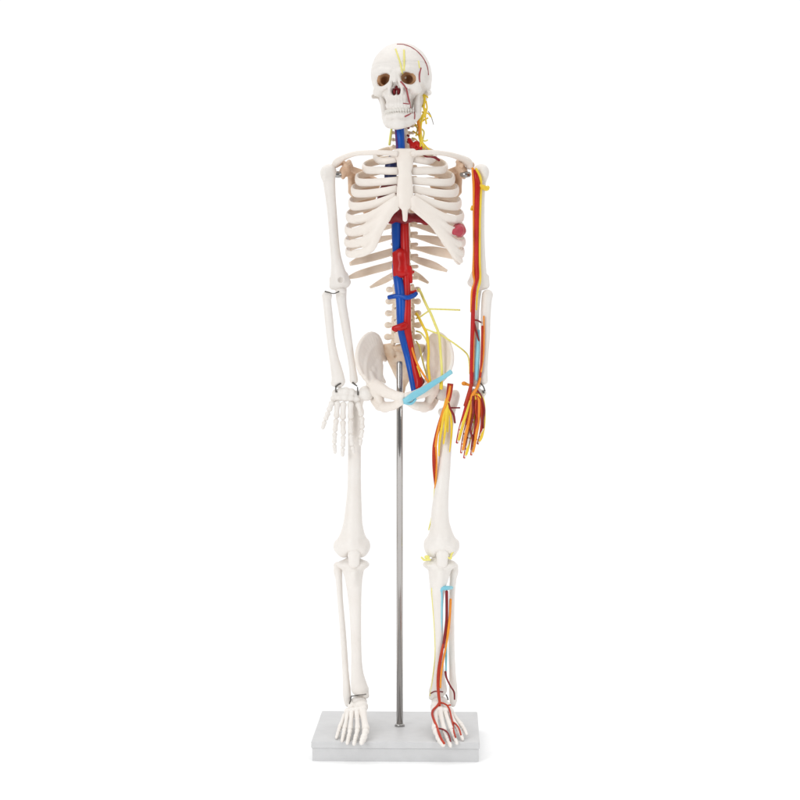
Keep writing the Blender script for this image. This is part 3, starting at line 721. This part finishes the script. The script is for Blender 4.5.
# ================================================================ vessels and nerves of the trunk
T = lambda n, p, m, **k: tube(n, p, m, SK, **k)
s = Solid(.6, 4, noise=.25); s.ell((392, 199, -15), (14.5, 12, 20)); s.chain([(396, 214, -16, 8), (404, 218, -17, 6), (416, 217.5, -18, 4), (427, 224, -19, 1.8)], 3)
s.ell((390, 218, -16), (5, 6, 6))
heart = solid('heart', s, HEART, SK)
T('neck_vein', [(399.5, 122, -8, 4.2), (400, 130, -9, 4.2), (400.8, 141, -11, 3.9), (401.5, 153, -14, 3.9)], BLUE, seg=16)
T('neck_vein', [(395.6, 125, -9, 1.6), (396.8, 138, -11, 1.6), (397.8, 153, -15, 1.7)], PURP)
T('chest_vein', [(399, 152, -14, 4.4), (392, 162, -16, 6), (390.5, 174, -17, 6.2), (391, 184, -16, 6)], BLUE_SHADED)
s = Solid(.5, 1.6, noise=.3); s.chain([(409, 140, -4, 2), (413, 147, -8, 3), (417, 143.5, -6, 2.8), (420, 149, -8, 2.4), (414, 151, -9, 2)], 1.5)
solid('neck_artery', s, RED, SK)
T('shoulder_artery', [(419, 150, -14, 1.4), (425, 156, -24, .9), (431, 157, -22, .8), (435, 157.5, -20, 1.4), (439.5, 160.5, -18, 1.2)], DRED)
for y in (128, 136, 142.5, 150): T('neck_artery', [(407.2, y - .9, -1, 1.0), (409, y + .3, -2, 1.3)], DRED)
# vena cava and aorta
T('vena_cava', [(396, 220, -10, 4.6), (396.3, 236, -7, 4.6), (396.8, 254, -4, 4.4), (396.5, 270, -6, 4.2), (399, 285, -10, 5.0), (400.8, 300, -11, 5), (401.2, 316, -11, 4.8), (401.4, 330, -10, 4.0), (404.5, 344, -7, 3.8), (408, 358, -7, 3.6), (411.3, 373, -9, 3.6), (414, 388, -14, 3.4), (414.5, 393, -16, 3)], BLUE, seg=16)
T('aorta', [(404.5, 216, -10, 4.2), (404.7, 236, -8, 4.5), (405.4, 256, -9, 4.3), (406.5, 276, -10, 3.6), (407, 300, -10, 4), (406.6, 316, -11, 4.4), (406.8, 328, -10, 4.4), (409.5, 342, -7, 3.6), (412.5, 357, -7, 3.4), (416, 372, -10, 4.2), (418.5, 382, -13, 4.6), (417.5, 389, -15, 3.2)], RED, seg=16)
s = Solid(.55, 1.6, noise=.15)
s.chain([(401.5, 255, -10, 7), (401.8, 271, -11, 7)], 1.5, .8); s.chain([(394.6, 254, -9, 2.4), (395.2, 275, -10, 2)], 2); s.chain([(409, 268, -12, 3), (410.5, 276, -12, 2.2), (411.3, 282, -11, 1.4)], 2)
s.chain([(408, 272, -12, 2), (413, 272, -10, 1.4)], 2)
solid('abdominal_artery', s, RED, SK)
T('kidney_vein', [(388.6, 297.5, -9, 2.2), (393, 296.5, -12, 2.4), (400, 296, -14, 2.6), (407, 297.6, -16, 2.4), (413.5, 295.6, -14, 2.4), (416.8, 293, -12, 1.8)], BLUE, seg=12)
T('kidney_artery', [(409.5, 292.5, -11, 1.6), (413.6, 292, -11, 1.6), (416, 290.6, -10, 1.3)], RED)
T('pelvic_artery', [(406, 325, -13, 4), (401, 327, -14, 3.8), (396.8, 327.5, -14, 2.8), (393.8, 328.6, -13, 2.4), (397, 331, -13, 1.6)], RED, seg=14)
T('pelvic_artery', [(416, 372, -11, 2), (420.5, 378, -10, 2.2), (423, 382, -7, 1.6), (420, 386, -9, 1.4)], DRED)
T('pelvic_nerve', [(411, 345, -8, 1.1), (415, 358, -12, 1.1), (419, 367, -16, 1.1), (425, 377, -22, 1.1), (429.5, 384, -26, 1.1)], ORAN)
T('pelvic_nerve', [(417, 366, -14, .7), (419.5, 373, -15, .8), (420.5, 377, -16, .7)], YEL)
# lumbar nerve web
N = [[(418, 289, 4), (420.5, 292, 2), (424, 300, -1), (428, 308.5, -3), (430.5, 313, -4), (435, 324, -6), (439, 335, -8), (440.4, 350, -14), (441.4, 364, -19), (442, 376, -23)],
     [(428.5, 309, -3), (438, 309.2, -2), (449, 309.6, 2), (460, 310, 6)],
     [(429.5, 310.5, -3), (425, 313.5, -1), (420, 317, 2), (416, 318.5, 4)],
     [(416, 313, 4), (419, 318, 2), (423, 326, -2), (427, 335, -5), (428.6, 350, -9), (428.2, 364, -15), (429.5, 378, -22), (430, 386, -25)],
     [(425, 328.6, -3), (432, 331.5, -5), (440, 334.5, -6), (449, 340, -6), (457, 345.5, -4), (464, 351, 0), (468, 356, 2), (469.4, 364, 0), (469.8, 374, -3)],
     [(416, 331, 5), (421, 333, 3), (425.5, 338.5, 1), (427.6, 344, -3)], [(416, 341, 6), (419, 346, 5), (421, 354, 5), (424, 366, 6), (427, 376, 4)],
     [(440.6, 378, -22), (441.2, 384, -24), (441, 389, -24)]]
for j, n in enumerate(N):
    T('lumbar_nerve', [p + ((1.35 if j in (0, 3) else .85 if j != 7 else 1.8),) for p in n], PYEL if j not in (3, 7) else YEL, seg=8)
T('groin_ligament', [(404, 401.5, -33, 2.6), (409, 398.5, -34, 3.2), (416, 394, -33, 3.6), (424, 389.5, -31, 3.3), (434, 383, -29, 2.8), (443, 377.5, -27, 2.3), (451.5, 371.5, -25, 2.4)], LBLUE, seg=14, flat=(1, .6))
T('groin_ligament', [(404, 402.5, -33, 1.6), (411, 403.5, -31, 1.5), (416, 399, -32, 1.3)], LBLUE, seg=10)
# neck nerve plexus
random.seed(9)
for a in ([(424, 94.5, -4), (424.6, 100, -5), (423.8, 107, -6), (424.8, 113, -6), (421.6, 121, -6), (420.5, 130, -7), (421.5, 140, -8), (424, 148, -9)],
          [(421, 96, -3), (424.4, 95, -5), (428, 97.6, -3)], [(426, 101, -4), (427, 108, -4), (425.4, 116, -5), (426.4, 124, -4)],
          [(418, 118, -5), (420.6, 126, -7), (418.6, 134, -6), (420.6, 144, -9), (419, 150, -9)], [(422, 112, -5), (428, 113.5, -3), (431, 117, -2)],
          [(420.5, 138, -7), (424.5, 141, -6), (427.6, 140, -4)], [(422, 142, -8), (426, 146.5, -7), (430, 150.5, -6)], [(415, 124, -3), (417.5, 128.5, -5), (420.5, 131.5, -7)],
          [(418, 122, -2), (421, 128, -3), (424, 132, -3), (423, 139, -5)], [(414.5, 126, 2), (419, 124, 0), (424, 120, -2), (428, 118, -1)], [(412, 138, 2), (416, 139.5, -1), (421, 146, -5), (426, 149.5, -6)], [(421.6, 106, -5), (425.6, 109.6, -6), (422.6, 114.6, -6), (419.8, 120, -6), (417.8, 128, -6), (416, 136, -6)],
          [(423.6, 104, -5), (420.6, 108, -4), (419.5, 115, -4)], [(413, 131, -1), (417, 134, -4), (420, 137, -6)]):
    T('neck_nerve', [p + (1.15 + .3 * random.random() if a[0][0] == 424 else .8,) for p in a], random.choice([YEL, PYEL, YEL]), seg=8)
T('neck_nerve', [(417.5, 119, -5, 1.4), (419, 126, -8, 1.6), (419.6, 134, -8, 1.3)], ORAN, seg=8)
T('neck_ligament', [(428, 111, 2, .45), (431, 116, 2, .5), (433.6, 124.6, 3, .4)], STEEL, seg=6)
T('neck_nerve', [(391.6, 128, 3, 1.0), (390.6, 136, 2, 1.3), (389.4, 145, 1, 1.2)], PYEL, seg=8)
# muscle patch on the lower ribs
s = Solid(.45, 2.5, noise=.12); s.chain([(454.8, 231.8, -27.5, 3.4), (458.4, 230.8, -22.5, 5.6), (458.8, 230.4, -14.5, 7.2)], 2)
solid('muscle_patch', s, PINK, SK)

# ---- arm vessels
AR = [hum_r, ul_r, rad_r]
T('arm_artery', [(474.5, 170, -8, 1.4), (476, 176, -9, 2.4), (477.5, 184, -8, 2.9), (477, 196, -6, 2.6), (476.6, 215, -5, 2.4), (476.4, 240, -5, 2.2), (476.4, 262, -6, 2.2), (477, 276, -8, 2.2), (474.6, 288, -9, 2.0), (473.3, 300, -8, 2.1), (473, 312, -8, 2.1), (472.6, 330, -8, 2.2), (472, 350, -8, 2.1), (471.6, 372, -8, 2.1), (471.4, 386, -9, 1.9)], RED, seg=12)
T('arm_nerve', [(472.6, 168, -6, 1.4), (473.6, 178, -8, 1.7), (474, 190, -6, 1.6), (473.8, 215, -4, 1.3), (474, 250, -4, 1.3), (473.4, 272, -6, 1.4), (474.6, 282, -9, 1.3), (471.8, 292, -9, 1.1), (471, 312, -8, .9)], ORAN, seg=10)
T('arm_nerve', [(476, 168.5, -9, 1.2), (480, 178, -8, 1.8), (480.8, 190, -6, 1.4), (479.8, 220, -4, 1.2), (479.6, 258, -5, 1.2), (480, 280, -8, 1.3), (477.4, 292, -8, 1.1), (476.4, 310, -8, .9)], YEL, seg=10)
T('shoulder_nerve', [(479.5, 185, -8, 1.6), (483, 187, -7, 2.4), (486.5, 188.5, -4, 2.6), (488.3, 187, -2, 1.8)], YEL, seg=10)
T('arm_nerve', [(472.6, 206, 0, 1.4), (471.6, 210, 1, 1.6)], YEL, seg=10)
T('forearm_artery', [(473.4, 320, -7, .8), (477.5, 320.5, -7, .9), (481, 322.5, -6, .8)], DRED, seg=8)
T('forearm_artery', [(474, 323, -8, 1.2), (476.4, 332, -8, 1.1), (479, 341, -7, .8)], DRED, seg=8)
T('forearm_artery', [(482.4, 326, -8, 1.2), (482, 350, -8, 1.5), (481.2, 366, -9, 1.5), (479.6, 379, -9, 1.2), (476.5, 388, -10, 1.2)], BRED, seg=10)
T('forearm_nerve', [(483.8, 316, -7, .9), (484, 335, -8, .9), (483.4, 355, -8.5, .9), (481.2, 372, -10, .8)], ORAN, seg=8)
T('forearm_vein', [(478.6, 330, -5, 1.2), (478, 348, -6, 2.1), (477, 366, -7, 2.1), (476.4, 380, -8, 1.4)], LBLUE, seg=12)
T('forearm_nerve', [(474.6, 312, -8, .5), (474, 340, -9, .5), (473.3, 372, -9, .6)], ORAN, seg=8)
s = Solid(.5, 1); s.ell((464, 383.5, -3), (2.6, 2.4, 2.2)); s.chain([(466, 384, -3, 1.5), (472, 386, -5, 1.2)]); solid('wrist_nerve', s, ORAN, SK)
T('wrist_nerve', [(480.5, 378, -10, 1.0), (477.5, 387, -11, 1.5), (472.5, 395, -11, 1.9), (471, 400, -11, 1.6)], ORAN, seg=10)
T('wrist_artery', [(471.4, 384, -10, 1.8), (469.5, 392, -11, 2.1), (467, 400, -11, 2.0), (465, 406, -12, 1.8)], BRED, seg=10)
HB = [handR] + fingR
def offx(j, o, n=1): return [(p[0] + o, p[1]) for p in j]
for fi, j in enumerate(fR):
    start = (471 + fi * 1.4, 395)
    a = [start] + offx(j, -.8)
    jj = on([p for p in a], HB, 1.0, .4)
    T('hand_artery', [(x, y, min(d, -9), r * (2.2 - .2 * k)) for k, (x, y, d, r) in enumerate(jj)], RED if fi in (0, 2) else BRED, seg=8)
    a = [(start[0] + 1.4, 394)] + offx(j, .9)[:-1] + [(j[-1][0] + 1, j[-1][1] - 3)]
    jj = on(a, HB, 1.0, .4)
    T('hand_nerve', [(x, y, min(d, -9), r * (2.2 - .2 * k)) for k, (x, y, d, r) in enumerate(jj)], ORAN if fi % 2 else YEL, seg=8)
T('hand_artery', [(477, 390, -11, 1.0), (481, 396, -10, 1.1), (483.6, 405, -12, 1.1), (484.4, 412, -12, 1.1), (483.2, 420, -13, 1.0), (483.4, 428, -14, .8)], DRED, seg=8)
T('hand_artery', [(473, 396, -12, 1.1), (472.8, 406, -13, 1.1), (473.6, 412, -14, 1.2), (472, 420, -14, 1.1), (470.4, 430, -16, 1.1), (472.4, 438, -17, 1.0), (471, 450, -17, .7)], DRED, seg=8)
T('hand_artery', [(476, 400, -12, 1.0), (475.4, 410, -13, 1.0), (477.2, 422, -13, .9), (475, 432, -15, .9), (477, 440, -15, .6)], BRED, seg=8)

# ---- thigh vessels
T('thigh_artery', [(450.4, 383.5, -17, 3.1), (449.4, 392, -17, 3.0), (447.6, 401, -16, 2.5), (443, 413, -14, 2.0), (438.6, 427, -12, 1.9), (435.2, 441, -9, 1.9), (434.2, 449, -8, 2.0), (434.2, 462, -7, 2.1), (434.2, 474, -5, 1.3), (434.8, 486, -3, .5)], BRED, seg=14, hollow=True)
T('thigh_nerve', [(450.2, 386, -20, 1.1), (448.8, 394, -20, 1.3), (446.4, 402, -18.5, 1.4), (441.6, 416, -15, 1.3), (437.6, 432, -12, 1.3), (435.6, 447, -10, 1.3)], ORAN, seg=10)
for p in ([(447, 399, -17, 1.8), (444, 412, -15, 2.0), (441.5, 428, -12, 1.6), (439.5, 442, -9, 1.2), (438.8, 456, -8, .7)],
          [(447.5, 400, -17, 1.6), (446.4, 414, -15, 1.7), (445.4, 428, -12, 1.4), (443.5, 444, -9, .8)],
          [(448, 401, -17, 1.4), (450, 412, -14, 1.4), (451.6, 424, -10, 1.2), (451.4, 436, -8, 1.0), (449.6, 452, -7, .6)],
          [(447.6, 401, -18, 1.2), (448, 416, -14, 1.1), (447.6, 432, -9, .8)]):
    T('thigh_nerve', p, YEL, seg=10)
T('thigh_nerve', [(436, 447, -10, 1.0), (436.6, 462, -8, 1.0), (436, 478, -6, .9), (434.8, 488, -4, .7)], ORAN, seg=8)
T('thigh_nerve', [(434.6, 488, -3, .6), (433.4, 502, -3, .6), (431.4, 518, -3, .6), (428.6, 530, -2, .6)], PYEL, seg=8)
T('thigh_artery', [(448.4, 403, -18, 1.0), (450.4, 409, -16, 1.1), (453.6, 415, -13, 1.2), (455, 423, -10, 1.0)], DRED, seg=10)
# ---- knee rings and lower leg vessels
s = Solid(.45, .9)
s.chain([(421.6, 557.5, 0, 1.0), (424, 560, -6, 1.1), (430, 559.6, -9, 1.1)], .8); s.ell((427, 557, -8), (2.8, 2, 1.9))
solid('knee_ligament', s, PYEL, SK)
T('knee_ligament', [(447.5, 557, -10, .8), (450.6, 558.6, -9, 1.1), (451.4, 554.6, -9, 1.0), (453.4, 552, -7, .8)], PYEL, seg=8)
LG = [tib_r, fib_r]
T('shin_tie', [(440.4, 592, -6, 1.6), (442.6, 588.6, -7, 2.0), (447, 588, -5, 2.3), (451.8, 587.6, 3, 1.6)], LBLUE, seg=12)
T('shin_vein', [(441.4, 590, -7, 1.2), (441.8, 600, -6, 1.3), (441.6, 618, -6, 1.1), (441.4, 636, -5, .6)], LBLUE, seg=10)
T('shin_artery', [(446.6, 591, -6, 1.6), (446.8, 604, -6, 1.5), (446.6, 620, -6, 1.5), (444.8, 636, -7, 1.5), (443, 648, -8, 1.4)], DRED, seg=12)
T('shin_artery', [(443.4, 644, -8, 1.3), (441, 656, -8, 1.6), (438.8, 670, -7, 1.7), (438, 684, -7, 1.6), (438.6, 694, -9, 1.5), (439.6, 702, -13, 1.3), (440.2, 710, -24, .8), (440.2, 717, -34, .5)], BRED, seg=12)
T('shin_nerve', [(450.6, 599, -3, 1.3), (449.8, 615, -5, 1.3), (448.4, 630, -7, 1.4), (446, 646, -7, 1.1), (443.4, 660, -7.4, 1.0), (441.2, 674, -8, 1.0), (440.4, 688, -9, .8)], ORAN, seg=10)
T('shin_nerve', on([(431.6, 588), (432.2, 600), (433.8, 620), (434.9, 640), (435, 655), (433.6, 670), (432.2, 682), (430, 696)], LG, .5, .1), PYEL, seg=8)
T('shin_vein', [(446.4, 642, -3, 1.1), (446.2, 656, -3, 1.2), (446, 671, -3, .9)], LBLUE, seg=10)
T('ankle_artery', [(445.4, 671.5, -5, 1.3), (446.6, 678, -6, 1.0), (450.4, 686, -6, .9), (454, 692, -3, .9), (454.6, 699.5, -2, .8)], DRED, seg=10)
FT = [footR, tib_r, fib_r] + toesR
for p, r, mm in (([(430.6, 693.5), (434, 691.6), (438, 691.4), (443, 692)], .6, DRED),
    ([(439.6, 702.5), (436.6, 706.6), (433.2, 710), (432.2, 714), (434, 720), (437, 727), (438.6, 732), (441.4, 739), (444.2, 743.5)], 1.25, BRED),
    ([(439.8, 702.4), (443.6, 703.4), (447.4, 705.8), (450, 711), (451.4, 718), (453, 725), (453.8, 731), (455.6, 737.5)], .9, BRED),
    ([(447.4, 705.4), (450.6, 705)], .8, BRED),
    ([(438.4, 728.4), (443, 729.4), (447, 732), (449.4, 736.6), (450.6, 741.5)], .8, DRED),
    ([(452, 721.6), (455.6, 724), (459, 728.4), (461, 735)], .85, BRED)):
    T('foot_artery', on(p, FT, r, .5), mm, seg=8)
T('ankle_wire', on([(446, 694.5), (447.6, 698), (448, 700)], FT, .7, 0), WIRE, seg=8)
print('objects', len(bpy.data.objects), 'verts', sum(len(m.vertices) for m in bpy.data.meshes))
